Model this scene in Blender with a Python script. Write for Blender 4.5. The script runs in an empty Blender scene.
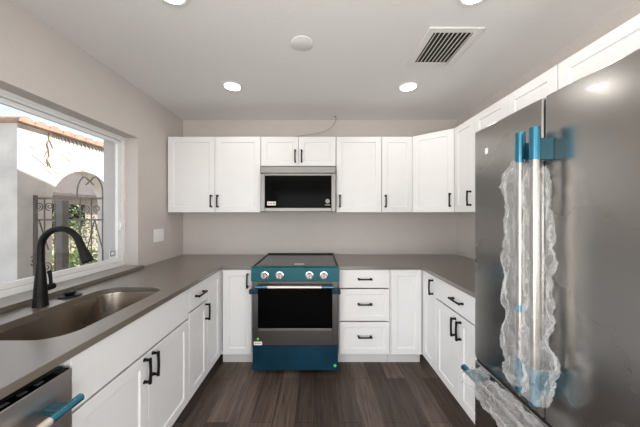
import bpy, bmesh, math, random
from math import pi, sin, cos, radians
from mathutils import Vector, Matrix, noise

random.seed(7)
SC = bpy.context.scene
COL = SC.collection

# ------------------------------------------------------------------ camera
# back wall is the plane y = 0, the camera stands 2.9 m in front of it
F_PX = 249.0
CAM_D, CAM_H = 2.9, 1.41
def Y(d):            # distance from the camera -> world y
    return d - CAM_D
cam = bpy.data.cameras.new('camera')
cam.sensor_width = 36.0
cam.lens = F_PX / 640.0 * 36.0
cam.shift_x = 3.0 / 640.0
cam.shift_y = 0.0
cam.clip_start = 0.02
camo = bpy.data.objects.new('camera', cam)
camo.location = (0, -CAM_D, CAM_H)
camo.rotation_euler = (pi / 2, 0, 0)
COL.objects.link(camo)
SC.camera = camo

# ------------------------------------------------------------------ world, sun, light
world = bpy.data.worlds.new('World'); SC.world = world
world.use_nodes = True
wn = world.node_tree.nodes; wl = world.node_tree.links
for n in list(wn): wn.remove(n)
wo = wn.new('ShaderNodeOutputWorld'); wb = wn.new('ShaderNodeBackground')
sky = wn.new('ShaderNodeTexSky')
sky.sky_type = 'NISHITA'; sky.sun_disc = False
sky.sun_elevation = radians(50); sky.sun_rotation = radians(55)
sky.air_density = 1.0; sky.dust_density = 1.5
mx = wn.new('ShaderNodeMix'); mx.data_type = 'RGBA'; mx.inputs[0].default_value = 0.55
mx.inputs[7].default_value = (2.6, 2.8, 3.1, 1)
wl.new(sky.outputs[0], mx.inputs[6]); wl.new(mx.outputs[2], wb.inputs[0])
wb.inputs[1].default_value = 0.40
wl.new(wb.outputs[0], wo.inputs[0])

sun = bpy.data.lights.new('sun', 'SUN'); sun.energy = 10.0; sun.angle = radians(0.6); sun.color = (1.0, 0.95, 0.87)
so = bpy.data.objects.new('sun', sun); COL.objects.link(so)
SUN_AZ, SUN_EL = radians(35), radians(50)          # towards +x, +y and up
sd = Vector((cos(SUN_EL) * cos(SUN_AZ), cos(SUN_EL) * sin(SUN_AZ), sin(SUN_EL)))
so.rotation_euler = sd.to_track_quat('Z', 'Y').to_euler()
so.location = (6, 5, 8)

# fill light added behind the camera, brightens the cabinet fronts and ceiling
al = bpy.data.lights.new('rear_fill', 'AREA'); al.shape = 'RECTANGLE'
al.size = 3.0; al.size_y = 2.1; al.energy = 74; al.color = (1.0, 0.985, 0.965)
ao = bpy.data.objects.new('rear_fill', al); COL.objects.link(ao)
ao.location = (0.1, -6.62, 1.15); ao.rotation_euler = (pi / 2 + .45, 0, 0)

# two more fill lights added at the sides, brighten side walls and ceiling
for sx, en, tilt in ((1, 64, .45), (-1, 155, .25)):
    sl_ = bpy.data.lights.new('side_fill', 'AREA'); sl_.shape = 'RECTANGLE'
    sl_.size = 2.2; sl_.size_y = 2.0; sl_.energy = en; sl_.color = (1.0, 0.985, 0.965)
    slo = bpy.data.objects.new('side_fill', sl_); COL.objects.link(slo)
    slo.location = (1.86 if sx > 0 else -1.90, -4.5, 1.1); slo.rotation_euler = (pi / 2 + tilt, 0, sx * pi / 2)

DOWNLIGHT_W = 1.25
SC.view_settings.view_transform = 'Standard'
SC.view_settings.look = 'None'
SC.view_settings.exposure = 0.15
SC.view_settings.gamma = 1.0
SC.view_settings.use_curve_mapping = False

# ------------------------------------------------------------------ materials
def mat(name, col=(.8, .8, .8), rough=.5, metal=0.0, spec=.5, bump=0.0, bscale=60.0, var=0.0, vscale=8.0,
        emit=None, estr=0.0, coat=0.0, rvar=0.0, stretch=None):
    m = bpy.data.materials.new(name); m.use_nodes = True
    nt = m.node_tree; b = nt.nodes['Principled BSDF']
    b.inputs['Base Color'].default_value = (*col, 1)
    b.inputs['Roughness'].default_value = rough
    b.inputs['Metallic'].default_value = metal
    b.inputs['Specular IOR Level'].default_value = spec
    if coat: b.inputs['Coat Weight'].default_value = coat; b.inputs['Coat Roughness'].default_value = .05
    tc = nt.nodes.new('ShaderNodeTexCoord'); mp = nt.nodes.new('ShaderNodeMapping')
    nt.links.new(tc.outputs['Object'], mp.inputs[0])
    if stretch: mp.inputs['Scale'].default_value = stretch
    if var or rvar:
        n = nt.nodes.new('ShaderNodeTexNoise'); n.inputs['Scale'].default_value = vscale; n.inputs['Detail'].default_value = 4
        nt.links.new(mp.outputs[0], n.inputs['Vector'])
        if var:
            mr = nt.nodes.new('ShaderNodeMapRange')
            mr.inputs[1].default_value = .3; mr.inputs[2].default_value = .7
            mr.inputs[3].default_value = 1 - var; mr.inputs[4].default_value = 1 + var
            nt.links.new(n.outputs[0], mr.inputs[0])
            mm = nt.nodes.new('ShaderNodeMix'); mm.data_type = 'RGBA'; mm.blend_type = 'MULTIPLY'
            mm.inputs[0].default_value = 1; mm.inputs[6].default_value = (*col, 1)
            nt.links.new(mr.outputs[0], mm.inputs[7]); nt.links.new(mm.outputs[2], b.inputs['Base Color'])
        if rvar:
            mr2 = nt.nodes.new('ShaderNodeMapRange')
            mr2.inputs[1].default_value = .3; mr2.inputs[2].default_value = .7
            mr2.inputs[3].default_value = max(.02, rough - rvar); mr2.inputs[4].default_value = rough + rvar
            nt.links.new(n.outputs[0], mr2.inputs[0]); nt.links.new(mr2.outputs[0], b.inputs['Roughness'])
    if bump:
        n2 = nt.nodes.new('ShaderNodeTexNoise'); n2.inputs['Scale'].default_value = bscale; n2.inputs['Detail'].default_value = 3
        nt.links.new(mp.outputs[0], n2.inputs['Vector'])
        bp = nt.nodes.new('ShaderNodeBump'); bp.inputs['Strength'].default_value = bump; bp.inputs['Distance'].default_value = .004
        nt.links.new(n2.outputs[0], bp.inputs['Height']); nt.links.new(bp.outputs[0], b.inputs['Normal'])
    if emit:
        b.inputs['Emission Color'].default_value = (*emit, 1); b.inputs['Emission Strength'].default_value = estr
    return m

M = {}
M['wall'] = mat('wall_paint', (.545, .505, .475), .75, bump=.25, bscale=45, var=.015)
M['ceil'] = mat('ceiling_paint', (.78, .765, .75), .85, bump=.25, bscale=40)
M['white'] = mat('white_cabinet_paint', (.78, .777, .772), .38, spec=.4, var=.01)
M['carc'] = mat('cabinet_box', (.70, .69, .68), .5)
M['toe'] = mat('toe_kick_paint', (.66, .65, .64), .5)
M['black'] = mat('matte_black_metal', (.006, .0055, .005), .42, 0, spec=.18)
M['quartz'] = mat('grey_brown_quartz', (.126, .105, .080), .30, spec=.5, var=.04, vscale=180)
M['quartz'].node_tree.nodes['Principled BSDF'].inputs['IOR'].default_value = 1.9
qb = M['quartz'].node_tree.nodes['Principled BSDF']; qb.inputs['Coat Weight'].default_value = .7; qb.inputs['Coat Roughness'].default_value = .34
M['hsteel'] = mat('handle_steel', (.36, .335, .31), .30, 1.0)
M['dwsteel'] = mat('dishwasher_steel', (.62, .59, .565), .34, 1.0)
M['steel'] = mat('stainless', (.46, .445, .43), .26, 1.0)
M['steel_h'] = mat('stainless_horizontal_grain', (.23, .222, .214), .42, 1.0)
M['sink'] = mat('satin_sink_steel', (.31, .265, .22), .27, 1.0, rvar=.03, vscale=3)
M['dsteel'] = mat('dark_stainless', (.155, .15, .146), .30, 1.0)
M['fsteel'] = mat('filmed_fridge_steel', (.43, .42, .405), .27, 1.0, rvar=.06, vscale=2.5, coat=.35)
M['fbody'] = mat('fridge_case', (.10, .10, .10), .45, .2)
M['gasket'] = mat('dark_gasket', (.015, .015, .015), .6)
M['bglass'] = mat('black_glass', (.002, .002, .002), .10, spec=.035)
M['cooktop'] = mat('black_ceramic_glass', (.02, .019, .018), .13, spec=.6)
M['teal'] = mat('teal_film', (.001, .088, .115), .35, 0, spec=.25, var=.15, vscale=3)
M['standoff'] = mat('dark_teal_film', (.004, .065, .09), .3, .2)
M['blue'] = mat('blue_film', (.05, .205, .30), .24, .8, var=.10, vscale=20)
M['navy'] = mat('navy_film', (.003, .030, .055), .32, 0, spec=.25, var=.35, vscale=4)
M['knob'] = mat('knob_chrome', (.72, .71, .69), .16, 1.0)
M['cream'] = mat('handle_film_cream', (.72, .66, .60), .3, .55)
M['plastic'] = mat('white_plastic', (.82, .81, .79), .35)
M['sticker'] = mat('sticker_white', (.85, .84, .80), .5)
M['stkblue'] = mat('sticker_blue', (.16, .25, .36), .5)
M['stkorange'] = mat('sticker_orange', (.65, .22, .08), .5)
M['stkgreen'] = mat('sticker_green', (.12, .62, .08), .5)
M['stkgrey'] = mat('mark_grey', (.28, .28, .28), .4)
M['vinyl'] = mat('white_vinyl', (.80, .80, .79), .4)
M['alu'] = mat('grey_track', (.42, .42, .42), .4, .4)
M['dark'] = mat('duct_dark', (.02, .02, .022), .7)
M['vent'] = mat('vent_paint', (.74, .73, .70), .45)
M['slat'] = mat('vent_slat_paint', (.72, .68, .60), .45)
M['stucco'] = mat('garden_stucco', (.80, .74, .66), .9, bump=1.0, bscale=14, var=.12, vscale=4)
M['tile'] = mat('terracotta_tile', (.50, .31, .225), .8, var=.18, vscale=9)
M['iron'] = mat('wrought_iron', (.17, .15, .135), .55, .4, var=.2)
M['leaf'] = mat('bush_leaf', (.14, .19, .07), .55, var=.35, vscale=12)
M['leafy'] = mat('lime_leaf', (.30, .38, .12), .55, var=.3, vscale=12)
M['ground'] = mat('dry_ground', (.36, .29, .22), .95, var=.15, vscale=3)
M['roof'] = mat('brown_roof', (.085, .066, .058), .85, var=.25, vscale=6)
M['wire'] = mat('wire_sheath', (.33, .31, .28), .5)
M['lens'] = mat('lamp_diffuser', (.9, .9, .9), .4, emit=(1.0, .97, .92), estr=14.0)

def floor_mat():
    m = bpy.data.materials.new('dark_oak_planks'); m.use_nodes = True
    nt = m.node_tree; b = nt.nodes['Principled BSDF']; L = nt.links
    tc = nt.nodes.new('ShaderNodeTexCoord'); mp = nt.nodes.new('ShaderNodeMapping')
    mp.inputs['Rotation'].default_value = (0, 0, pi / 2)
    L.new(tc.outputs['Object'], mp.inputs[0])
    br = nt.nodes.new('ShaderNodeTexBrick')
    br.offset = .37; br.inputs['Scale'].default_value = 1
    br.inputs['Brick Width'].default_value = 1.22; br.inputs['Row Height'].default_value = .15
    br.inputs['Mortar Size'].default_value = .0016; br.inputs['Mortar Smooth'].default_value = .3
    br.inputs['Color1'].default_value = (.045, .031, .024, 1); br.inputs['Color2'].default_value = (.135, .098, .078, 1)
    br.inputs['Mortar'].default_value = (.008, .006, .005, 1)
    L.new(mp.outputs[0], br.inputs['Vector'])
    mp2 = nt.nodes.new('ShaderNodeMapping'); mp2.inputs['Scale'].default_value = (16, 1.1, 1)
    L.new(tc.outputs['Object'], mp2.inputs[0])
    n = nt.nodes.new('ShaderNodeTexNoise'); n.inputs['Scale'].default_value = 2.2; n.inputs['Detail'].default_value = 7
    n.inputs['Roughness'].default_value = .65; n.inputs['Distortion'].default_value = .8
    L.new(mp2.outputs[0], n.inputs['Vector'])
    mr = nt.nodes.new('ShaderNodeMapRange'); mr.inputs[1].default_value = .3; mr.inputs[2].default_value = .72
    mr.inputs[3].default_value = .45; mr.inputs[4].default_value = 1.75
    L.new(n.outputs[0], mr.inputs[0])
    mm = nt.nodes.new('ShaderNodeMix'); mm.data_type = 'RGBA'; mm.blend_type = 'MULTIPLY'; mm.inputs[0].default_value = 1
    L.new(br.outputs['Color'], mm.inputs[6]); L.new(mr.outputs[0], mm.inputs[7])
    L.new(mm.outputs[2], b.inputs['Base Color'])
    b.inputs['Roughness'].default_value = .42
    b.inputs['Specular IOR Level'].default_value = .4
    bp = nt.nodes.new('ShaderNodeBump'); bp.inputs['Strength'].default_value = .15; bp.inputs['Distance'].default_value = .003
    L.new(n.outputs[0], bp.inputs['Height']); L.new(bp.outputs[0], b.inputs['Normal'])
    return m
M['floor'] = floor_mat()

def glass_mat():
    m = bpy.data.materials.new('window_glass'); m.use_nodes = True
    nt = m.node_tree; L = nt.links
    for n in list(nt.nodes): nt.nodes.remove(n)
    o = nt.nodes.new('ShaderNodeOutputMaterial'); t = nt.nodes.new('ShaderNodeBsdfTransparent'); g = nt.nodes.new('ShaderNodeBsdfGlossy')
    t.inputs[0].default_value = (.96, .97, .97, 1); g.inputs['Roughness'].default_value = .01
    lw = nt.nodes.new('ShaderNodeLayerWeight'); lw.inputs[0].default_value = .5
    pw = nt.nodes.new('ShaderNodeMath'); pw.operation = 'POWER'; pw.inputs[1].default_value = 5
    f = nt.nodes.new('ShaderNodeMath'); f.operation = 'MULTIPLY_ADD'; f.inputs[1].default_value = .8; f.inputs[2].default_value = .03
    L.new(lw.outputs['Facing'], pw.inputs[0]); L.new(pw.outputs[0], f.inputs[0])
    x = nt.nodes.new('ShaderNodeMixShader')
    L.new(f.outputs[0], x.inputs[0]); L.new(t.outputs[0], x.inputs[1]); L.new(g.outputs[0], x.inputs[2]); L.new(x.outputs[0], o.inputs[0])
    return m
M['glass'] = glass_mat()

def wrap_mat():
    m = bpy.data.materials.new('clear_crinkled_film'); m.use_nodes = True
    nt = m.node_tree; L = nt.links
    for n in list(nt.nodes): nt.nodes.remove(n)
    o = nt.nodes.new('ShaderNodeOutputMaterial'); t = nt.nodes.new('ShaderNodeBsdfTransparent')
    p = nt.nodes.new('ShaderNodeBsdfPrincipled')
    p.inputs['Base Color'].default_value = (.88, .88, .87, 1); p.inputs['Roughness'].default_value = .10
    p.inputs['Specular IOR Level'].default_value = .9
    lw = nt.nodes.new('ShaderNodeLayerWeight'); lw.inputs[0].default_value = .30
    tc = nt.nodes.new('ShaderNodeTexCoord')
    n = nt.nodes.new('ShaderNodeTexNoise'); n.inputs['Scale'].default_value = 16; n.inputs['Detail'].default_value = 3; n.inputs['Distortion'].default_value = 2.0
    L.new(tc.outputs['Object'], n.inputs['Vector'])
    bp = nt.nodes.new('ShaderNodeBump'); bp.inputs['Strength'].default_value = .8; bp.inputs['Distance'].default_value = .008
    L.new(n.outputs[0], bp.inputs['Height']); L.new(bp.outputs[0], p.inputs['Normal']); L.new(bp.outputs[0], lw.inputs['Normal'])
    mr = nt.nodes.new('ShaderNodeMapRange'); mr.inputs[3].default_value = .045; mr.inputs[4].default_value = .66
    L.new(lw.outputs['Facing'], mr.inputs[0])
    x = nt.nodes.new('ShaderNodeMixShader')
    L.new(mr.outputs[0], x.inputs[0]); L.new(t.outputs[0], x.inputs[1]); L.new(p.outputs[0], x.inputs[2]); L.new(x.outputs[0], o.inputs[0])
    return m
M['wrap'] = wrap_mat()

# ------------------------------------------------------------------ mesh helpers
class MB:
    """collects shapes; build() links them as ONE mesh object"""
    def __init__(s): s.bm = bmesh.new()
    def box(s, x0, x1, y0, y1, z0, z1):
        v = [s.bm.verts.new((x, y, z)) for z in (z0, z1) for y in (y0, y1) for x in (x0, x1)]
        for f in ((0, 2, 3, 1), (4, 5, 7, 6), (0, 1, 5, 4), (2, 6, 7, 3), (0, 4, 6, 2), (1, 3, 7, 5)):
            s.bm.faces.new([v[i] for i in f])
        return s
    def prism(s, poly, y0, y1, axis='y'):
        """poly of 2-D points extruded; axis y: (x,z) points, axis z: (x,y), axis x: (y,z)"""
        def P(a, b, t): return {'y': (a, t, b), 'z': (a, b, t), 'x': (t, a, b)}[axis]
        A = [s.bm.verts.new(P(a, b, y0)) for a, b in poly]; B = [s.bm.verts.new(P(a, b, y1)) for a, b in poly]
        n = len(poly)
        s.bm.faces.new(A); s.bm.faces.new(B[::-1])
        for i in range(n): s.bm.faces.new((A[i], B[i], B[(i + 1) % n], A[(i + 1) % n]))
        return s
    def tube(s, pts, r, n=10, cap=True):
        pts = [Vector(p) for p in pts]; m = len(pts)
        rs = r if isinstance(r, (list, tuple)) else [r] * m
        ups = None; rings = []
        for i, p in enumerate(pts):
            t = (pts[min(i + 1, m - 1)] - pts[max(i - 1, 0)]).normalized()
            if ups is None:
                a = Vector((0, 0, 1)) if abs(t.z) < .9 else Vector((1, 0, 0)); ups = (a - t * a.dot(t)).normalized()
            else: ups = (ups - t * ups.dot(t)).normalized()
            w = t.cross(ups)
            rings.append([s.bm.verts.new(p + (ups * cos(2 * pi * k / n) + w * sin(2 * pi * k / n)) * rs[i]) for k in range(n)])
        for i in range(m - 1):
            for k in range(n):
                s.bm.faces.new((rings[i][k], rings[i][(k + 1) % n], rings[i + 1][(k + 1) % n], rings[i + 1][k]))
        if cap:
            s.bm.faces.new(rings[0][::-1]); s.bm.faces.new(rings[-1])
        return s
    def lathe(s, prof, c=(0, 0, 0), n=28, axis='z'):
        """prof: list of (r, h); closed at both ends if r > 0"""
        def P(r, h, a):
            x, y = r * cos(a), r * sin(a)
            q = {'z': (x, y, h), 'y': (x, h, y), 'x': (h, x, y)}[axis]
            return (c[0] + q[0], c[1] + q[1], c[2] + q[2])
        rings = [[s.bm.verts.new(P(max(r, 1e-4), h, 2 * pi * k / n)) for k in range(n)] for r, h in prof]
        for i in range(len(rings) - 1):
            for k in range(n): s.bm.faces.new((rings[i][k], rings[i][(k + 1) % n], rings[i + 1][(k + 1) % n], rings[i + 1][k]))
        s.bm.faces.new(rings[0][::-1]); s.bm.faces.new(rings[-1])
        return s
    def shaker(s, x0, x1, z0, z1, t=.02, fw=.055, rec=.008, sl=.006):
        """shaker front: flat frame, sloped inner edge, recessed panel; faces -y, back at y = 0"""
        def R(d, y): return [s.bm.verts.new(p) for p in ((x0 + d, y, z0 + d), (x1 - d, y, z0 + d), (x1 - d, y, z1 - d), (x0 + d, y, z1 - d))]
        a, b, c, d = R(0, 0), R(0, -t), R(fw, -t), R(fw + sl, -t + rec)
        for p, q in ((a, b), (b, c), (c, d)):
            for i in range(4): s.bm.faces.new((p[i], p[(i + 1) % 4], q[(i + 1) % 4], q[i]))
        s.bm.faces.new(d); s.bm.faces.new(a[::-1])
        return s
    def build(s, name, m, parent=None, bevel=0.0, smooth=True, angle=35, loc=None, rot=None, seg=2):
        bmesh.ops.recalc_face_normals(s.bm, faces=s.bm.faces)
        me = bpy.data.meshes.new(name); s.bm.to_mesh(me); s.bm.free()
        me.materials.append(m)
        if smooth:
            for p in me.polygons: p.use_smooth = True
            me.set_sharp_from_angle(angle=radians(angle))
        o = bpy.data.objects.new(name, me); COL.objects.link(o)
        if parent: o.parent = parent
        if loc: o.location = loc
        if rot: o.rotation_euler = rot
        if bevel:
            bv = o.modifiers.new('bevel', 'BEVEL'); bv.width = bevel; bv.segments = seg; bv.limit_method = 'ANGLE'; bv.angle_limit = radians(40)
            bv.harden_normals = False
        return o

def smoothpath(p, n=6):
    p = [Vector(q) for q in p]; out = []
    for i in range(len(p) - 1):
        a, b_, c, d = p[max(i - 1, 0)], p[i], p[i + 1], p[min(i + 2, len(p) - 1)]
        for k in range(n):
            t = k / n
            out.append(.5 * ((2 * b_) + (c - a) * t + (2 * a - 5 * b_ + 4 * c - d) * t * t + (3 * b_ - a - 3 * c + d) * t ** 3))
    return out + [p[-1]]
def tag(o, label=None, cat=None, group=None, kind=None):
    for k, v in (('label', label), ('category', cat), ('group', group), ('kind', kind)):
        if v: o[k] = v
    return o
def thing(name, label, cat, loc=(0, 0, 0), rz=0.0, group=None):
    o = bpy.data.objects.new(name, None); COL.objects.link(o); o.empty_display_size = .05
    o.location = loc; o.rotation_euler = (0, 0, rz)
    return tag(o, label, cat, group)
def copy_tree(o, parent=None):
    c = o.copy(); COL.objects.link(c)
    if parent: c.parent = parent
    for ch in [x for x in COL.objects if x.parent == o]: copy_tree(ch, c)
    return c
def struct(name, mb, m, **k):
    return tag(mb.build(name, m, **k), kind='structure')

# ------------------------------------------------------------------ room shell
XL, XR, ZC = -1.56, 1.63, 2.50            # inner faces of the walls, ceiling height
XLO = -1.86                                # outer face of the window wall
YR = -6.4                                  # rear wall
WY0, WY1, WZ0, WZ1 = Y(.43), Y(2.17), .934, 2.068    # window opening
struct('floor', MB().box(XLO, XR + .2, YR - .2, .2, -.1, 0), M['floor'])
struct('ceiling', MB().box(XLO, XR + .2, YR - .2, .2, ZC, ZC + .15), M['ceil'])
struct('wall_back', MB().box(XLO, XR + .2, 0, .2, 0, ZC), M['wall'])
struct('wall_right', MB().box(XR, XR + .2, -3.35, 0, 0, ZC).box(XR, XR + .2, YR - .2, -5.65, 0, ZC).box(XR, XR + .2, -5.65, -3.35, 2.15, ZC), M['wall'])  # gap behind the camera is made up, for the right fill light
w = MB()
w.box(XLO, XL, WY1, 0, 0, ZC); w.box(XLO, XL, -3.35, WY0, 0, ZC); w.box(XLO, XL, YR - .2, -5.65, 0, ZC); w.box(XLO, XL, -5.65, -3.35, 2.15, ZC)  # gap behind the camera invented here too, admits the left fill light
w.box(XLO, XL, WY0, WY1, 0, WZ0); w.box(XLO, XL, WY0, WY1, WZ1, ZC)
struct('wall_left', w, M['wall'])
w = MB()                                   # rear wall, its opening made up to let the fill light in
w.box(XL, -1.45, YR - .2, YR, 0, ZC); w.box(1.55, XR, YR - .2, YR, 0, ZC); w.box(-1.45, 1.55, YR - .2, YR, 2.2, ZC)
struct('wall_rear', w, M['wall'])

# window: frame, two sliding sashes, glass, stone sill
win = thing('window_1', None, None); win['kind'] = 'structure'
fx0, fx1 = -1.735, -1.673
f = MB()
f.box(fx0, fx1, WY0, WY1, 2.032, WZ1); f.box(fx0, fx1, WY0, WY1, WZ0 + .028, 1.0)
f.box(fx0, fx1, WY0, WY0 + .04, 1.0, 2.032); f.box(fx0, fx1, WY1 - .032, WY1, 1.0, 2.032)
f.box(fx1, fx1 + .008, WY0, WY1, 2.05, WZ1)
f.build('frame', M['vinyl'], win, .002)
MB().box(fx0 + .028, fx0 + .034, WY0 + .04, WY1 - .032, 2.024, 2.032).build('track', M['alu'], win)
def sash(y0, y1, xa, xb, sill_t):
    s = MB(); st = .038
    s.box(xa, xb, y0, y1, 2.0, 2.028); s.box(xa, xb, y0, y1, 1.002, 1.034)
    s.box(xa, xb, y0, y0 + st, 1.034, 2.0); s.box(xa, xb, y1 - st, y1, 1.034, 2.0)
    o = s.build('sash', M['vinyl'], win, .002)
    MB().box((xa + xb) / 2 - .002, (xa + xb) / 2 + .002, y0 + st - .004, y1 - st + .004, 1.03, 2.004).build('glass', M['glass'], o)
    return o
s1 = sash(Y(1.272), WY1 - .034, -1.704, -1.678, 0)
sash(WY0 + .042, Y(1.31), -1.732, -1.708, 0)
lt = MB(); lt.box(-1.678, -1.664, WY1 - .062, WY1 - .045, 1.27, 1.34); lt.box(-1.668, -1.655, WY1 - .06, WY1 - .047, 1.295, 1.32)
lt.build('latch', M['plastic'], s1, .002)
st = MB().box(-1.6895, -1.6880, Y(2.025), Y(2.09), 1.038, 1.108).build('sticker', M['sticker'], s1)
q = MB(); q.box(-1.6880, -1.6876, Y(2.031), Y(2.084), 1.058, 1.102); q.build('print', M['stkblue'], st)
q = MB(); q.box(-1.6876, -1.6873, Y(2.04), Y(2.075), 1.066, 1.094)
q.box(-1.6880, -1.6876, Y(2.031), Y(2.084), 1.046, 1.051); q.build('emblem', M['sticker'], st)
MB().box(-1.672, -1.502, WY0 + .001, WY1 - .002, WZ0 + .0008, WZ0 + .028).build('window_sill', M['quartz'], win, .002)

# ------------------------------------------------------------------ cabinets
def pull(parent, x, z, vert, y=-.02, L=.128):
    """black bar pull with two flanged posts, on a front facing -y"""
    h = MB(); hl = L / 2; so_ = .030; r = .0052
    def P(a, d): return (x, y - d, z + a) if vert else (x + a, y - d, z)
    for s_ in (-1, 1):
        a = s_ * (hl - .008)
        h.tube([P(a, 0), P(a, .004), P(a, .004), P(a, so_)], [.0095, .0095, .0072, .0068], 12)
    h.tube([P(-hl, so_)] + [P(-hl + L * k / 8, so_ + .003 * sin(pi * k / 8)) for k in range(1, 8)] + [P(hl, so_)],
           [.0082, .0075] + [.0068] * 5 + [.0075, .0082], 12)
    return h.build('handle', M['black'], parent)

def cabinet(name, label, w, h, depth, fronts, loc, rz, group, toe=0.0, top=True, z0=0.0, cat='cabinet'):
    """box of panels from y=0 (front) to y=depth; fronts: (kind, x0, x1, z0, z1, handle or None)"""
    t = thing(name, label, cat, loc, rz, group)
    b = MB(); p = .018; zb = z0 + toe
    b.box(0, p, 0, depth, zb, z0 + h); b.box(w - p, w, 0, depth, zb, z0 + h)
    b.box(p, w - p, 0, depth, zb, zb + p); b.box(p, w - p, depth - p, depth, zb + p, z0 + h)
    if top: b.box(p, w - p, 0, depth - p, z0 + h - p, z0 + h)
    for z in sorted({round(f_[k], 3) for f_ in fronts for k in (3, 4)}):      # face-frame rails behind the joints
        za, zc = max(zb + p, z - .02), min(z0 + h - (p if top else 0), z + .02)
        if zc > za: b.box(p, w - p, .0005, .012, za, zc)
    b.build('carcass', M['white'], t)
    if toe: MB().box(0, w, .075, depth, z0, zb - .001).build('toe_kick', M['toe'], t)
    for kind, x0, x1, a, c, hd in fronts:
        m = MB(); g = .0018
        if kind in ('door', 'drawer'): m.shaker(x0 + g, x1 - g, a + g, c - g, fw=.056 if kind == 'door' else .046)
        else: m.box(x0 + g, x1 - g, -.02, 0, a + g, c - g)
        o = m.build('door' if kind == 'door' else ('panel' if kind == 'false' else 'drawer_front'), M['white'], t, .0016)
        if hd: pull(o, hd[1], hd[2], hd[0] == 'v')
    return t

UB, UH = 1.422, .784                       # wall cabinets: underside and height
UG, BG = 'white shaker wall cabinets', 'white shaker base cabinets'
uy = -.305
hz = .115
def up(label, x0, x1, fronts, zb=UB, h=UH): return cabinet('wall_cabinet', label, x1 - x0, h, .303, fronts, (x0, uy, zb), 0, UG)
up('white double-door wall cabinet in the left corner, above the counter left of the microwave', -1.545, -.583,
   [('door', 0, .488, 0, UH, ('v', .455, hz)), ('door', .488, .962, 0, UH, ('v', .521, hz))])
up('short white double-door wall cabinet directly above the microwave', -.580, .195,
   [('door', 0, .3885, 0, .306, ('v', .355, .10)), ('door', .3885, .775, 0, .306, ('v', .422, .10))], 1.900, .306)
up('white single-door wall cabinet immediately right of the microwave', .199, .667,
   [('door', 0, .468, 0, UH, ('v', .036, hz))])
up('narrow white single-door wall cabinet between the wider single one and the angled corner cabinet', .670, .988,
   [('door', 0, .318, 0, UH, ('v', .036, hz))])
# diagonal corner unit
dc = thing('wall_cabinet', 'white wall cabinet set at an angle across the back right corner', 'cabinet', (0, 0, 0), 0, UG)
cx0, cy0, cx1, cy1 = .990, -.3075, 1.2985, Y(2.324)
poly = [(cx0, -.002), (cx0, cy0 + .004), (cx1 - .004, cy1), (XR - .002, cy1), (XR - .002, -.002)]
MB().prism(poly, UB, UB + UH, 'z').build('carcass', M['white'], dc)
dx, dy = cx1 - cx0, cy1 - cy0; dl = math.hypot(dx, dy)
dd = MB().shaker(.012, dl - .012, .0018, UH - .0018).build('door', M['white'], dc, .0016, loc=(cx0, cy0 + .002, UB), rot=(0, 0, math.atan2(dy, dx)))
pull(dd, dl - .045, hz, True)
# right wall: local x runs towards the camera
def upr(label, d0, d1, fronts, zb=UB, h=UH): return cabinet('wall_cabinet', label, d0 - d1, h, .328, fronts, (1.300, Y(d0), zb), -pi / 2, UG)
upr('narrow white wall cabinet on the right wall, next to the angled corner cabinet', 2.322, 2.030,
    [('door', 0, .292, 0, UH, ('v', .25, hz))])
upr('white double-door wall cabinet on the right wall, just before the refrigerator', 2.027, 1.327,
    [('door', 0, .354, 0, UH, ('v', .32, hz)), ('door', .354, .70, 0, UH, ('v', .388, hz))])
upr('short white double-door cabinet above the stainless refrigerator', 1.324, .50,
    [('door', 0, .412, 0, .336, None), ('door', .412, .824, 0, .336, None)], 1.870, .336)

BH, TK = .902, .114
BT = .899
by = -.610
def base(label, x0, x1, fronts, **k): return cabinet('base_cabinet', label, x1 - x0, BH, .608, fronts, (x0, by, 0), 0, BG, TK, **k)
base('white base cabinet with one door at the left of the range', -.893, -.577, [('door', .03, .298, .124, BT, ('v', .262, .80))])
base('white base cabinet of three drawers right beside the range', .199, .668,
     [('slab', .006, .464, .730, BT, ('h', .235, .815)), ('drawer', .006, .464, .429, .722, ('h', .235, .587)), ('drawer', .006, .464, .130, .421, ('h', .235, .291))])
base('white base cabinet with one plain door between the three drawers and the right corner', .671, .976, [('door', .006, .284, .124, BT, None)])
# left run: local x runs away from the camera
def basel(label, d0, d1, fronts, **k): return cabinet('base_cabinet', label, d1 - d0, BH, .663, fronts, (-.895, Y(d0), 0), pi / 2, BG, TK, **k)
basel('narrow white base cabinet with a single door at the left back corner', 1.995, 2.898, [('door', 0, .262, .124, BT, None)])
basel('narrow white base cabinet with a drawer over a door, beyond the sink cabinet', 1.706, 1.993,
      [('slab', 0, .287, .730, BT, ('h', .143, .815)), ('door', 0, .287, .124, .722, ('v', .25, .640))])
basel('white double-door base cabinet under the sink', .883, 1.703,
      [('false', 0, .82, .700, BT, None), ('door', 0, .41, .124, .692, ('v', .378, .612)), ('door', .41, .82, .124, .692, ('v', .442, .612))], top=False)
def baser(label, d0, d1, fronts, **k): return cabinet('base_cabinet', label, d0 - d1, BH, .648, fronts, (.980, Y(d0), 0), -pi / 2, BG, TK, **k)
baser('narrow white base cabinet with one door at the right back corner', 2.898, 2.020, [('door', .636, .878, .124, BT, ('v', .835, .80))])
baser('white base cabinet with a wide drawer over two doors, next to the refrigerator', 2.017, 1.370,
      [('slab', 0, .647, .730, BT, ('h', .323, .815)), ('door', 0, .3235, .124, .722, ('v', .292, .625)), ('door', .3235, .647, .124, .722, ('v', .355, .625))])

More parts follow.
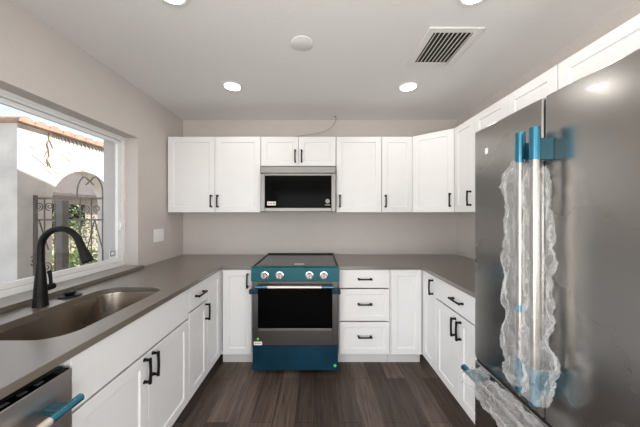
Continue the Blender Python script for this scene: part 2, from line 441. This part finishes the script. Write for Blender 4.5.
# ------------------------------------------------------------------ countertops
CT, CB = .934, .9035
def slab(outer, hole=None):
    bm = bmesh.new()
    def loop(pts):
        v = [bm.verts.new((x, y, CT)) for x, y in pts]
        return [bm.edges.new((v[i], v[(i + 1) % len(v)])) for i in range(len(v))]
    e = loop(outer)
    if hole: e += loop(hole)
    r = bmesh.ops.triangle_fill(bm, use_beauty=True, edges=e, use_dissolve=False)
    fs = [g for g in bm.faces]
    ex = bmesh.ops.extrude_face_region(bm, geom=fs)
    bmesh.ops.translate(bm, vec=(0, 0, CB - CT), verts=[g for g in ex['geom'] if isinstance(g, bmesh.types.BMVert)])
    m = MB(); m.bm.free(); m.bm = bm
    return m
def rrect(x0, x1, y0, y1, r, n=8):
    p = []
    for cx, cy, a in ((x1 - r, y1 - r, 0), (x0 + r, y1 - r, pi / 2), (x0 + r, y0 + r, pi), (x1 - r, y0 + r, 1.5 * pi)):
        for k in range(n + 1): p.append((cx + r * cos(a + pi / 2 * k / n), cy + r * sin(a + pi / 2 * k / n)))
    return p
SX0, SX1, SY0, SY1 = -1.352, -.968, Y(.935), Y(1.612)
lc = slab([(XL + .001, -.001), (-.575, -.001), (-.575, -.645), (-.859, -.645), (-.859, Y(.26)), (XL + .001, Y(.26))], rrect(SX0, SX1, SY0, SY1, .11))
tag(lc.build('countertop', M['quartz'], None, .002), 'grey L-shaped stone countertop along the window wall, cut out for the sink', 'countertop')
rc = slab([(.195, -.001), (XR - .001, -.001), (XR - .001, Y(1.365)), (.942, Y(1.365)), (.942, -.645), (.195, -.645)])
tag(rc.build('countertop', M['quartz'], None, .002), 'grey L-shaped stone countertop from the range to the refrigerator', 'countertop')

# ------------------------------------------------------------------ sink
sk = thing('sink', 'undermount stainless single-bowl sink below the window', 'sink', ((SX0 + SX1) / 2, (SY0 + SY1) / 2, .68))
b = bmesh.new(); loops = []
ox, oy = (SX0 + SX1) / 2, (SY0 + SY1) / 2
for gr, z, r in ((.03, .902, .14), (.004, .902, .112), (.002, .895, .11), (-.004, .73, .10), (-.012, .705, .10), (-.035, .692, .09), (-.10, .688, .06)):
    loops.append([b.verts.new((x - ox, y - oy, z - .68)) for x, y in rrect(SX0 - gr, SX1 + gr, SY0 - gr, SY1 + gr, r)])
for i in range(len(loops) - 1):
    n = len(loops[i])
    for k in range(n): b.faces.new((loops[i][k], loops[i][(k + 1) % n], loops[i + 1][(k + 1) % n], loops[i + 1][k]))
b.faces.new(loops[-1])
mb = MB(); mb.bm.free(); mb.bm = b
mb.build('bowl', M['sink'], sk, angle=60)
MB().lathe([(.055, .0085), (.055, .012), (.042, .012), (.036, .010), (.0, .0095)], (0, .02, 0)).build('drain', M['steel'], sk)

# ------------------------------------------------------------------ faucet
fa = thing('faucet', 'matte black gooseneck pull-down faucet behind the sink', 'faucet', (-1.420, Y(1.279), CT))
MB().lathe([(.031, .0005), (.031, .006), (.029, .012), (.0275, .05), (.025, .10), (.0215, .15), (.018, .20), (.0165, .22)], (0, 0, 0)).build('body', M['black'], fa)
pts = [(0, 0, .20), (0, 0, .26), (0, 0, .29)]
R_ = .103
for k in range(1, 15):
    a = pi - pi * .90 * k / 14
    pts.append((R_ + R_ * cos(a), 0, .295 + R_ * sin(a)))
MB().tube(pts, .0155, 16).build('spout', M['black'], fa)
e = Vector(pts[-1]); d = (e - Vector(pts[-2])).normalized()
MB().tube([e, e + d * .012, e + d * .03, e + d * .085, e + d * .105, e + d * .108], [.0165, .0175, .0175, .0245, .0255, .022], 18).build('spray_head', M['black'], fa)
hb = MB(); hb.tube([(0, .015, .085), (0, .060, .088), (0, .064, .088)], [.0165, .0175, .015], 16)
hb = hb.build('valve', M['black'], fa)
MB().tube([(0, .050, .098), (-.002, .050, .13), (-.008, .050, .165), (-.010, .050, .172)], [.008, .0075, .0095, .007], 12).build('lever', M['black'], hb)

dp = thing('drain_stopper', 'round black sink stopper with a small knob, lying on the counter beside the faucet', 'sink stopper', (-1.418, Y(1.43), CT))
MB().lathe([(.040, .0006), (.052, .003), (.052, .006), (.046, .0085), (.02, .010), (0, .0105)]).build('disc', M['black'], dp)
MB().lathe([(.019, .009), (.021, .012), (.024, .020), (.024, .026), (.020, .029), (0, .030)]).build('knob', M['black'], dp)

# ------------------------------------------------------------------ range
RX = -.190; RF = Y(2.165)
rg = thing('range', 'slide-in electric range with teal control panel, standing between the base cabinets', 'range', (RX, 0, 0))
hw = .3795
MB().box(-hw + .004, hw - .004, RF + .045, -.004, .03, .925).build('body', M['dsteel'], rg, .002)
ct = MB(); ct.box(-hw, hw, RF + .02, -.012, .926, .940)
ck = ct.build('cooktop', M['cooktop'], rg, .002)
tr = MB(); tr.box(-hw - .001, -hw + .016, RF + .02, -.03, .9402, .9445); tr.box(hw - .016, hw + .001, RF + .02, -.03, .9402, .9445); tr.box(-hw, hw, -.040, -.004, .9402, .952)
tr.build('cooktop_trim', M['gasket'], rg, .001)
cp = MB(); cp.prism([(RF + .045, .824), (RF - .012, .824), (RF - .006, .938), (RF + .006, .945), (RF + .045, .945)], -hw - .002, hw + .002, 'x')
cpo = cp.build('control_panel', M['teal'], rg, .003)
for kx in (-.262, -.133, .124, .250):
    k = MB(); k.lathe([(.036, RF - .008), (.036, RF - .016), (.033, RF - .018), (.027, RF - .019), (.026, RF - .044), (.023, RF - .048), (.0, RF - .048)], (kx, 0, .876), 28, 'y')
    ko = k.build('knob', M['knob'], rg)
    MB().box(kx - .0035, kx + .0035, RF - .052, RF - .046, .853, .899).build('grip', M['dsteel'], ko, .001)
dr = MB(); dr.box(-.372, -.324, RF, RF + .044, .262, .820); dr.box(.324, .372, RF, RF + .044, .262, .820)
dr.box(-.324, .324, RF, RF + .044, .755, .820); dr.box(-.324, .324, RF, RF + .044, .262, .410)
od = dr.build('oven_door', M['dsteel'], rg, .002)
MB().box(-.3235, .3235, RF + .001, RF + .04, .4105, .7545).build('oven_window', M['bglass'], od)
MB().box(-.318, .318, RF - .003, RF + .002, .392, .412).build('window_trim', M['steel_h'], od, .001)
hl = MB(); hl.tube([(-.325, RF - .052, .784), (.325, RF - .052, .784)], .0115, 16)
ho = hl.build('door_handle', M['cream'], od)
for s_ in (-1, 1):
    MB().tube([(s_ * .228, RF - .052, .784), (s_ * .330, RF - .052, .784)], .0122, 16).build('handle_film', M['blue'], ho)
    x0, x1 = sorted((s_ * .318, s_ * .392))
    MB().box(x0, x1, RF - .040, RF - .002, .720, .760).build('corner_tape', M['navy'], od, .004)
MB().box(-.372, .372, RF + .002, RF + .044, .045, .256).build('storage_drawer', M['navy'], rg, .003)
for sx in (-.30, .30): MB().box(sx - .02, sx + .02, RF + .08, RF + .12, .0005, .031).build('foot', M['gasket'], rg)
stk = MB().box(-.358, -.288, RF - .0015, RF, .266, .296).build('sticker', M['sticker'], od)
MB().lathe([(.011, RF - .0015), (.011, RF - .0002)], (-.324, 0, .318), 20, 'y').build('sticker', M['stkgreen'], od)
MB().lathe([(.013, RF + .0006), (.013, RF + .0018)], (.346, 0, .086), 20, 'y').build('sticker', M['stkgreen'], rg)
for lx in (-.348, -.330, -.312): MB().box(lx, lx + .012, RF - .0019, RF - .0014, .276, .286).build('print', M['stkgrey'], stk)
MB().box(-.02, .07, -.60, -.57, .9402, .9408).build('sticker', M['sticker'], ck)

# ------------------------------------------------------------------ microwave
mw = thing('microwave', 'stainless over-the-range microwave with black glass door, under the short wall cabinet', 'microwave', (-.190, 0, 1.43))
MY = Y(2.5)
MB().box(-.376, .376, MY + .035, -.003, .004, .462).build('body', M['fbody'], mw, .002)
MB().box(-.378, .378, MY + .004, MY + .034, .388, .452).build('vent_grille', M['steel_h'], mw, .003)
md = MB()
md.box(-.378, -.335, MY, MY + .034, .002, .382); md.box(.335, .378, MY, MY + .034, .002, .382)
md.box(-.335, .335, MY, MY + .034, .002, .036); md.box(-.335, .335, MY, MY + .034, .360, .382)
mdo = md.build('door', M['steel_h'], mw, .0025)
mg = MB().box(-.3345, .3345, MY + .002, MY + .03, .0365, .3595).build('glass', M['bglass'], mdo)
stk = MB().box(-.310, -.225, MY - .0006, MY + .0022, .062, .100).build('sticker', M['sticker'], mg)
for a, c, m in ((-.304, -.286, 'stkgrey'), (-.279, -.262, 'stkorange'), (-.255, -.232, 'stkgrey')):
    MB().box(a, c, MY - .001, MY - .0005, .072, .090).build('print', M[m], stk)
MB().lathe([(.022, MY + .0004), (.022, MY + .0021)], (.296, 0, .104), 24, 'y').build('badge', M['stkgrey'], mg)
MB().box(.270, .322, MY + .0004, MY + .0021, .062, .070).build('print', M['stkgrey'], mg)

# ------------------------------------------------------------------ dishwasher
dw = thing('dishwasher', 'stainless dishwasher under the counter beside the sink cabinet', 'dishwasher', (0, 0, 0))
d0, d1 = Y(.285), Y(.878)
MB().box(-1.50, -.897, d0, d1, .12, .872).build('body', M['gasket'], dw)
MB().box(-1.50, -.94, d0, d1, .0005, .119).build('toe_kick', M['gasket'], dw)
ddoor = MB().box(-.896, -.860, d0 + .002, d1 - .003, .122, .869).build('door', M['dwsteel'], dw, .002)
cs = MB().box(-.8945, -.8645, d0 + .006, d1 - .008, .8692, .8722).build('control_strip', M['bglass'], ddoor)
for k in range(9):
    MB().box(-.886, -.873, d1 - .10 - k * .045, d1 - .10 - k * .045 + .020, .8722, .8732).build('button', M['fbody'], cs)
hx = -.808; HZ = .782
hh = MB().tube([(hx, Y(.31), HZ), (hx, Y(.848), HZ)], .0125, 16).build('door_handle', M['cream'], ddoor)
MB().tube([(hx, Y(.752), HZ), (hx, Y(.852), HZ)], .0132, 16).build('handle_film', M['blue'], hh)
MB().tube([(hx, Y(.306), HZ), (hx, Y(.38), HZ)], .0132, 16).build('handle_film', M['blue'], hh)
for dm in (.80, .36): MB().box(-.861, hx, Y(dm) - .018, Y(dm) + .018, HZ - .011, HZ + .011).build('standoff', M['standoff'], hh, .003)

# ------------------------------------------------------------------ refrigerator
fr = thing('refrigerator', 'tall stainless French-door refrigerator with a bottom freezer drawer', 'refrigerator', (0, 0, 0))
FX = .840; fa0, fmid, fa1 = Y(.52), Y(.923), Y(1.328)
MB().box(FX + .078, 1.60, fa0, fa1, .03, 1.838).build('body', M['fbody'], fr, .003)
for yy in (fa0 + .05, fa1 - .11): MB().box(FX + .10, FX + .16, yy, yy + .06, .0005, .031).build('foot', M['gasket'], fr)
MB().box(FX + .01, FX + .076, fa0 + .004, fa1 - .004, .10, 1.835).build('gasket', M['gasket'], fr)
def fdoor(name, y0, y1, z0, z1): return MB().box(FX, FX + .07, y0, y1, z0, z1).build(name, M['fsteel'], fr, .007, seg=3)
df = fdoor('door', fmid + .004, fa1, .646, 1.843)
dn = fdoor('door', fa0, fmid - .004, .646, 1.843)
fz = fdoor('freezer_drawer', fa0, fa1, .085, .632)
df['label'] = 'far refrigerator door'; dn['label'] = 'near refrigerator door'
HX = .781
def fhandle(door, yy, z0, z1):
    h = MB().tube([(HX, yy, z0), (HX, yy, z1)], .0155, 18).build('door_handle', M['hsteel'], door)
    MB().tube([(HX, yy, z1 - .115), (HX, yy, z1 + .001)], .0163, 18).build('handle_film', M['blue'], h)
    MB().tube([(HX, yy, z0 - .001), (HX, yy, z0 + .13)], .0163, 18).build('handle_film', M['blue'], h)
    for z in (z1 - .077, z0 + .077): MB().box(HX, FX + .001, yy - .011, yy + .011, z - .039, z + .039).build('standoff', M['standoff'], h, .003)
    return h
hf = fhandle(df, Y(.957), .730, 1.718)
hn = fhandle(dn, Y(.893), .726, 1.717)
MB().tube([(HX, Y(.957), 1.035), (HX, Y(.957), 1.062)], .0165, 16).build('tape', M['blue'], hf)
h = MB().tube([(HX - .006, Y(.56), .600), (HX - .006, Y(1.312), .600)], .0155, 18).build('drawer_handle', M['steel'], fz)
MB().tube([(HX - .006, Y(1.18), .600), (HX - .006, Y(1.313), .600)], .0163, 18).build('handle_film', M['blue'], h)
for yy in (Y(1.245), Y(.63)): MB().box(HX - .006, FX + .001, yy - .035, yy + .035, .589, .611).build('standoff', M['standoff'], h, .003)
MB().box(FX - .0008, FX + .001, Y(1.224), Y(1.244), 1.706, 1.734).build('sticker', M['sticker'], df)
for yy in (fa1 - .07, fa0 + .02): MB().box(FX + .03, FX + .12, yy, yy + .05, 1.838, 1.853).build('hinge_cover', M['fbody'], fr, .003)

def film(p0, p1, rad, seed, lump, n=40, rows=150, shift=(0, 0, 0), flare=None):
    """crinkled loose plastic sleeve about the line p0-p1"""
    p0, p1 = Vector(p0), Vector(p1); t = (p1 - p0).normalized(); L = (p1 - p0).length
    a = Vector((0, 0, 1)) if abs(t.z) < .9 else Vector((-1, 0, 0))
    u = (a - t * a.dot(t)).normalized(); w = t.cross(u)
    mb = MB(); rings = []
    for i in range(rows + 1):
        s = i / rows; ring = []
        big = rad * (1 + lump * noise.noise(Vector((s * L * 9, seed, 0))))
        env = min(1, .62 + s * 6) * min(1, .70 + (1 - s) * 5)
        for k in range(n):
            th = 2 * pi * k / n; c, sn = cos(th), sin(th)
            q = Vector((c * 1.15, sn * 1.15, s * L * 11 + seed))
            r1 = noise.noise(q) * .62
            r2 = (1 - abs(noise.noise(q * 1.7 + Vector((5, 1, 2))))) ** 3 * .42 - .14
            r3 = (1 - abs(noise.noise(Vector((c * 3.5, sn * 3.5, s * L * 38 + seed))))) ** 2 * .025 - .01
            r = max(.0178, big * env * (1 + r1 + r2 + r3))
            e = p0 + t * (L * s + .012 * noise.noise(Vector((c, sn, s * 7 + seed * 2)))) + (u * c + w * sn) * r
            e = e + Vector(shift) * min(1, s * 8, (1 - s) * 8)
            if e.x > FX - .003: e.x = FX - .003 - .002 * noise.noise(q)
            ring.append(mb.bm.verts.new(e))
        rings.append(ring)
    for i in range(rows):
        for k in range(n): mb.bm.faces.new((rings[i][k], rings[i][(k + 1) % n], rings[i + 1][(k + 1) % n], rings[i + 1][k]))
    return mb
WG = 'clear plastic sleeves on the refrigerator handles'
tag(film((HX, Y(.957), 1.612), (HX, Y(.957), .750), .036, 3.1, .34, shift=(-.012, .006, 0)).build('plastic_wrap', M['wrap'], angle=24),
    'crumpled clear plastic sleeve around the far vertical refrigerator handle', 'plastic wrap', WG)
tag(film((HX, Y(.893), 1.575), (HX, Y(.893), .742), .036, 9.7, .34, shift=(.002, -.006, 0)).build('plastic_wrap', M['wrap'], angle=24),
    'crumpled clear plastic sleeve around the near vertical refrigerator handle', 'plastic wrap', WG)
tag(film((HX - .006, Y(1.262), .600), (HX - .006, Y(.58), .600), .044, 5.5, .25).build('plastic_wrap', M['wrap'], angle=24),
    'crumpled clear plastic sleeve around the horizontal freezer drawer handle', 'plastic wrap', WG)

# ------------------------------------------------------------------ ceiling
def downlight(x, d, label):
    t = thing('ceiling_light', label, 'ceiling light', (x, Y(d), ZC), 0, 'round recessed ceiling lights')
    MB().lathe([(.085, -.0005), (.085, -.003), (.078, -.006), (.066, -.005), (.066, -.0005)], n=36).build('trim_ring', M['plastic'], t)
    MB().lathe([(.0655, -.001), (.0655, -.0045), (.0, -.0046)], n=36).build('diffuser', M['lens'], t)
    l = bpy.data.lights.new('downlight', 'AREA'); l.shape = 'DISK'; l.size = .125; l.energy = DOWNLIGHT_W; l.color = (1.0, .94, .87)
    o = bpy.data.objects.new('downlight', l); COL.objects.link(o); o.parent = t; o.location = (0, 0, -.008)
    return t
downlight(-.7235, 2.132, 'round recessed light at the back left, above the left wall cabinet')
downlight(.785, 2.14, 'round recessed light at the back right, near the square vent')
downlight(-.723, 1.224, 'round recessed light at the top edge, on the window side')
downlight(.785, 1.224, 'round recessed light at the top edge, above the near end of the vent')

vt = thing('ceiling_vent', 'square white ceiling air vent with dark angled slats', 'vent', ((.657 + .983) / 2, Y((1.4515 + 1.828) / 2), ZC))
hx_, hy_, ix, iy = .163, .188, .120, .150
v = MB()
for a, b_, c, d in ((-hx_, -ix, -hy_, hy_), (ix, hx_, -hy_, hy_), (-ix, ix, -hy_, -iy), (-ix, ix, iy, hy_)): v.box(a, b_, c, d, -.010, -.0005)
v.build('frame', M['vent'], vt, .003)
MB().box(-ix, ix, -iy, iy, -.0015, -.0005).build('duct', M['dark'], vt)
for k in range(9):
    x = -ix + .012 + k * .0268
    MB().prism([(x + .002, -.0018), (x + .005, -.0018), (x + .001, -.0135), (x - .005, -.0135)], -iy, iy, 'y').build('slat', M['slat'], vt)
cv = MB().lathe([(.070, -.0005), (.070, -.004), (.067, -.006), (0, -.006)], n=40)
tag(cv.build('blank_cover', M['ceil'], loc=(-.096, Y(1.594), ZC)), 'plain round cover plate on the ceiling between the lights', 'ceiling cover')

wr = [(.21, -.10, 2.499), (.212, -.10, 2.46), (.19, -.10, 2.415), (.155, -.10, 2.375), (.105, -.10, 2.345), (.056, -.10, 2.322), (-.02, -.11, 2.305), (-.079, -.13, 2.288), (-.15, -.18, 2.262), (-.224, -.24, 2.232), (-.25, -.25, 2.2105)]
wo_ = MB().tube(smoothpath(wr), .0035, 8).build('electrical_cable', M['wire'])
tag(wo_, 'thin loose cable hanging from the ceiling onto the cabinet above the microwave', 'cable')
MB().lathe([(.013, -.001), (.013, -.0004)], (.205, -.10, ZC), 16).build('hole', M['dark'], wo_)

ol = thing('switch_plate', 'white switch plate on the left wall beside the window', 'switch', (XL, Y(2.452), 1.196), pi / 2)
MB().box(-.078, .078, -.006, -.0003, -.062, .062).build('plate', M['plastic'], ol, .002)
for k in (-1, 0, 1): MB().box(k * .046 - .017, k * .046 + .017, -.0085, -.006, -.034, .034).build('rocker', M['plastic'], ol, .0015)

# ------------------------------------------------------------------ outside
struct('ground', MB().box(-30, XLO, -14, 24, -.12, -.02), M['ground'])
GX = -3.6; GA = Y(2.99)
# garden wall with an arched opening
ac, ar, asp = Y(3.88), .50, 1.56
gm = MB(); gx0 = GX - .26
gm.box(gx0, GX, GA, ac - ar, -.02, 2.50); gm.box(gx0, GX, ac + ar, 14, -.02, 2.50)
for k in range(24):
    a0, a1 = pi - pi * k / 24, pi - pi * (k + 1) / 24
    y0, y1 = ac + ar * cos(a0), ac + ar * cos(a1)
    gm.prism([(y0, asp + ar * sin(a0)), (y1, asp + ar * sin(a1)), (y1, 2.40), (y0, 2.50)], gx0, GX, 'x')
bmesh.ops.remove_doubles(gm.bm, verts=gm.bm.verts, dist=1e-4)
gw = struct('wall_outside', gm, M['stucco'], smooth=False)
tb = MB()
ty = GA - .03; ti = 0
while ty < 13.9:                                       # barrel tiles laid across the top
    r_ = .085 + .004 * random.random()
    prof = [(ty + .09 + r_ * cos(pi - pi * k / 8), 2.515 + r_ * sin(pi * k / 8) * .95) for k in range(9)]
    tb.prism(prof, GX - .31, GX + .05, 'x'); ty += .172; ti += 1
tb.box(GX - .29, GX + .03, GA - .02, 13.9, 2.50, 2.525)
tb.build('tile_cap', M['tile'], gw)

vm = MB()
vy, vz = Y(3.33), 2.49
vp = [(GX + .006, vy + .012 * sin(k * 1.3) + .008 * sin(k * 2.9 + 1), vz - .045 * k) for k in range(11)]
vm.tube(smoothpath(vp, 4), .007, 6)
for k, sg in ((2, 1), (5, -1), (8, 1)): vm.tube(smoothpath([vp[k], (GX + .006, vp[k][1] + sg * .03, vp[k][2] - .05), (GX + .006, vp[k][1] + sg * .05, vp[k][2] - .11)], 4), [.006] * 5 + [.004] * 4, 6)
vm.build('dried_vine', mat('vine_stem', (.36, .27, .19), .9), gw)
cr = MB(); rc_ = random.Random(4)
for k in range(16):
    y_, z_ = rc_.uniform(GA + .05, GA + 1.5), rc_.uniform(1.95, 2.45); l_ = rc_.uniform(.05, .18)
    cr.tube([(GX + .001, y_, z_), (GX + .001, y_ + l_ * .6, z_ - l_ * .35), (GX + .001, y_ + l_, z_ - l_ * rc_.uniform(.5, .8))], .0035, 5)
cr.build('plaster_cracks', mat('crack_grey', (.30, .27, .24), .9), gw)

# the house continues beyond the kitchen; its gable roof shades the garden wall
struct('wall_exterior', MB().box(XLO, XLO + .25, .2, 4, -.02, 2.35), M['stucco'])
def roof_z(y): return 3.72 - .366 * (y - .30) if y > .30 else 3.72 + .366 * (y - .30)
struct('roof', MB().prism([(.30, 3.72), (4.0, roof_z(4.0)), (4.0, roof_z(4.0) + .12), (.30, 3.84), (-2.2, roof_z(-2.2) + .12), (-2.2, roof_z(-2.2))][::-1], -2.45, 4.5, 'x'), M['roof'])

# wrought iron gate between the garden wall and the house
gt = thing('iron_gate', 'wrought iron gate with scrolls between the garden wall and the house', 'gate', (0, .235, 0))
fx_a, fx_b, gtop, gbot = -3.56, -1.90, 1.60, .12
g = MB()
for z in (gtop, gbot): g.box(fx_a, fx_b, -.012, .012, z - .012, z + .012)
g.box(fx_a, fx_b, -.008, .008, 1.32, 1.34)
for x in (fx_a, fx_b - .03): g.box(x, x + .03, -.016, .016, -.015, gtop + .04)
g.build('frame', M['iron'], gt)
g = MB().box(-3.245, -3.165, -.04, .04, -.02, 1.57).build('post', M['iron'], gt)
def scroll(cx, cz, r, turns, sgn, a0, n=26):
    return [(cx + sgn * r * (1 - .82 * k / n) * cos(a0 + turns * 2 * pi * k / n), 0, cz + r * (1 - .82 * k / n) * sin(a0 + turns * 2 * pi * k / n)) for k in range(n + 1)]
for x in (-3.43, -3.30, -2.98, -2.84, -2.70, -2.56, -2.42, -2.28, -2.14, -2.0):
    MB().box(x - .005, x + .005, -.005, .005, gbot, gtop).build('bar', M['iron'], gt)
for cx, cz, r, sg in ((-3.50, 1.50, .055, 1), (-3.37, 1.50, .055, -1), (-3.24, 1.46, .05, 1), (-3.56, .82, .07, -1), (-3.40, .74, .07, 1), (-2.91, 1.47, .05, 1), (-2.77, 1.47, .05, -1), (-2.63, 1.47, .05, 1), (-2.49, 1.47, .05, -1), (-2.91, .62, .06, 1), (-2.70, .62, .06, -1)):
    MB().tube(scroll(cx, cz, r, 1.5, sg, -pi / 2), .007, 6).build('scroll', M['iron'], gt)
for x0, x1 in ((-3.02, -2.80), (-2.80, -3.02), (-2.80, -2.56), (-2.56, -2.80), (-2.56, -2.34), (-2.34, -2.56)):
    MB().tube([(x0, 0, 1.33), (x1, 0, .45)], .007, 6).build('brace', M['iron'], gt)
for sg in (-1, 1):
    MB().tube(smoothpath([(-2.86 + sg * .16, 0, 1.61), (-2.86 + sg * .15, 0, 1.76), (-2.86 + sg * .08, 0, 1.87), (-2.86 + sg * .01, 0, 1.82), (-2.86 + sg * .05, 0, 1.77)]), .008, 6).build('crest', M['iron'], gt)
MB().tube([(-3.50, 0, 1.33), (-3.38, 0, .95)], .008, 6).build('brace', M['iron'], gt)

def bush(name, label, c, size, n, m, seed):
    rnd = random.Random(seed); b_ = MB()
    for _ in range(n):
        v = Vector((rnd.gauss(0, 1), rnd.gauss(0, 1), rnd.gauss(0, 1))).normalized() * rnd.random() ** .45
        p = Vector((v.x * size[0], v.y * size[1], size[2] + v.z * size[2]))
        d = Vector((rnd.uniform(-1, 1), rnd.uniform(-1, 1), rnd.uniform(-.2, 1))).normalized(); s_ = d.cross(Vector((rnd.uniform(-1, 1), rnd.uniform(-1, 1), .3))).normalized()
        l_ = rnd.uniform(.05, .10); u = s_.cross(d)
        q = [p, p + d * l_ * .5 + s_ * l_ * .3, p + d * l_, p + d * l_ * .5 - s_ * l_ * .3]
        b_.bm.faces.new([b_.bm.verts.new(k) for k in q])
    for k in range(5):
        a = 2 * pi * k / 5
        b_.tube([(0, 0, -.02), (cos(a) * size[0] * .3, sin(a) * size[1] * .3, size[2] * .8), (cos(a) * size[0] * .6, sin(a) * size[1] * .6, size[2] * 1.4)], [.02, .014, .006], 6)
    o = b_.build(name, m, smooth=False, loc=c)
    return tag(o, label, 'bush')
bush('shrub', 'bright green shrub low down beyond the arched garden opening', (-5.2, 2.35, -.02), (.9, 1.2, .33), 1300, M['leafy'], 3)
bush('shrub', 'darker green shrub behind the iron gate, seen through the arch', (-7.4, 4.6, -.02), (.8, .9, .85), 1300, M['leaf'], 5)
nh = thing('neighbour_house', 'house with a brown roof seen through the garden arch', 'house', (-13, 8, -.02))
MB().box(-3, 3, -6, 7, 0, 2.15).build('wall', mat('tan_render', (.34, .29, .25), .9), nh)
MB().prism([(-3.5, 2.1), (0, 3.55), (3.5, 2.1), (3.5, 2.2), (0, 3.7), (-3.5, 2.2)], -6.5, 7.5, 'y').build('roof', M['roof'], nh)
MB().box(3.0, 3.04, -1.5, -.2, .9, 1.8).build('window', M['bglass'], nh)
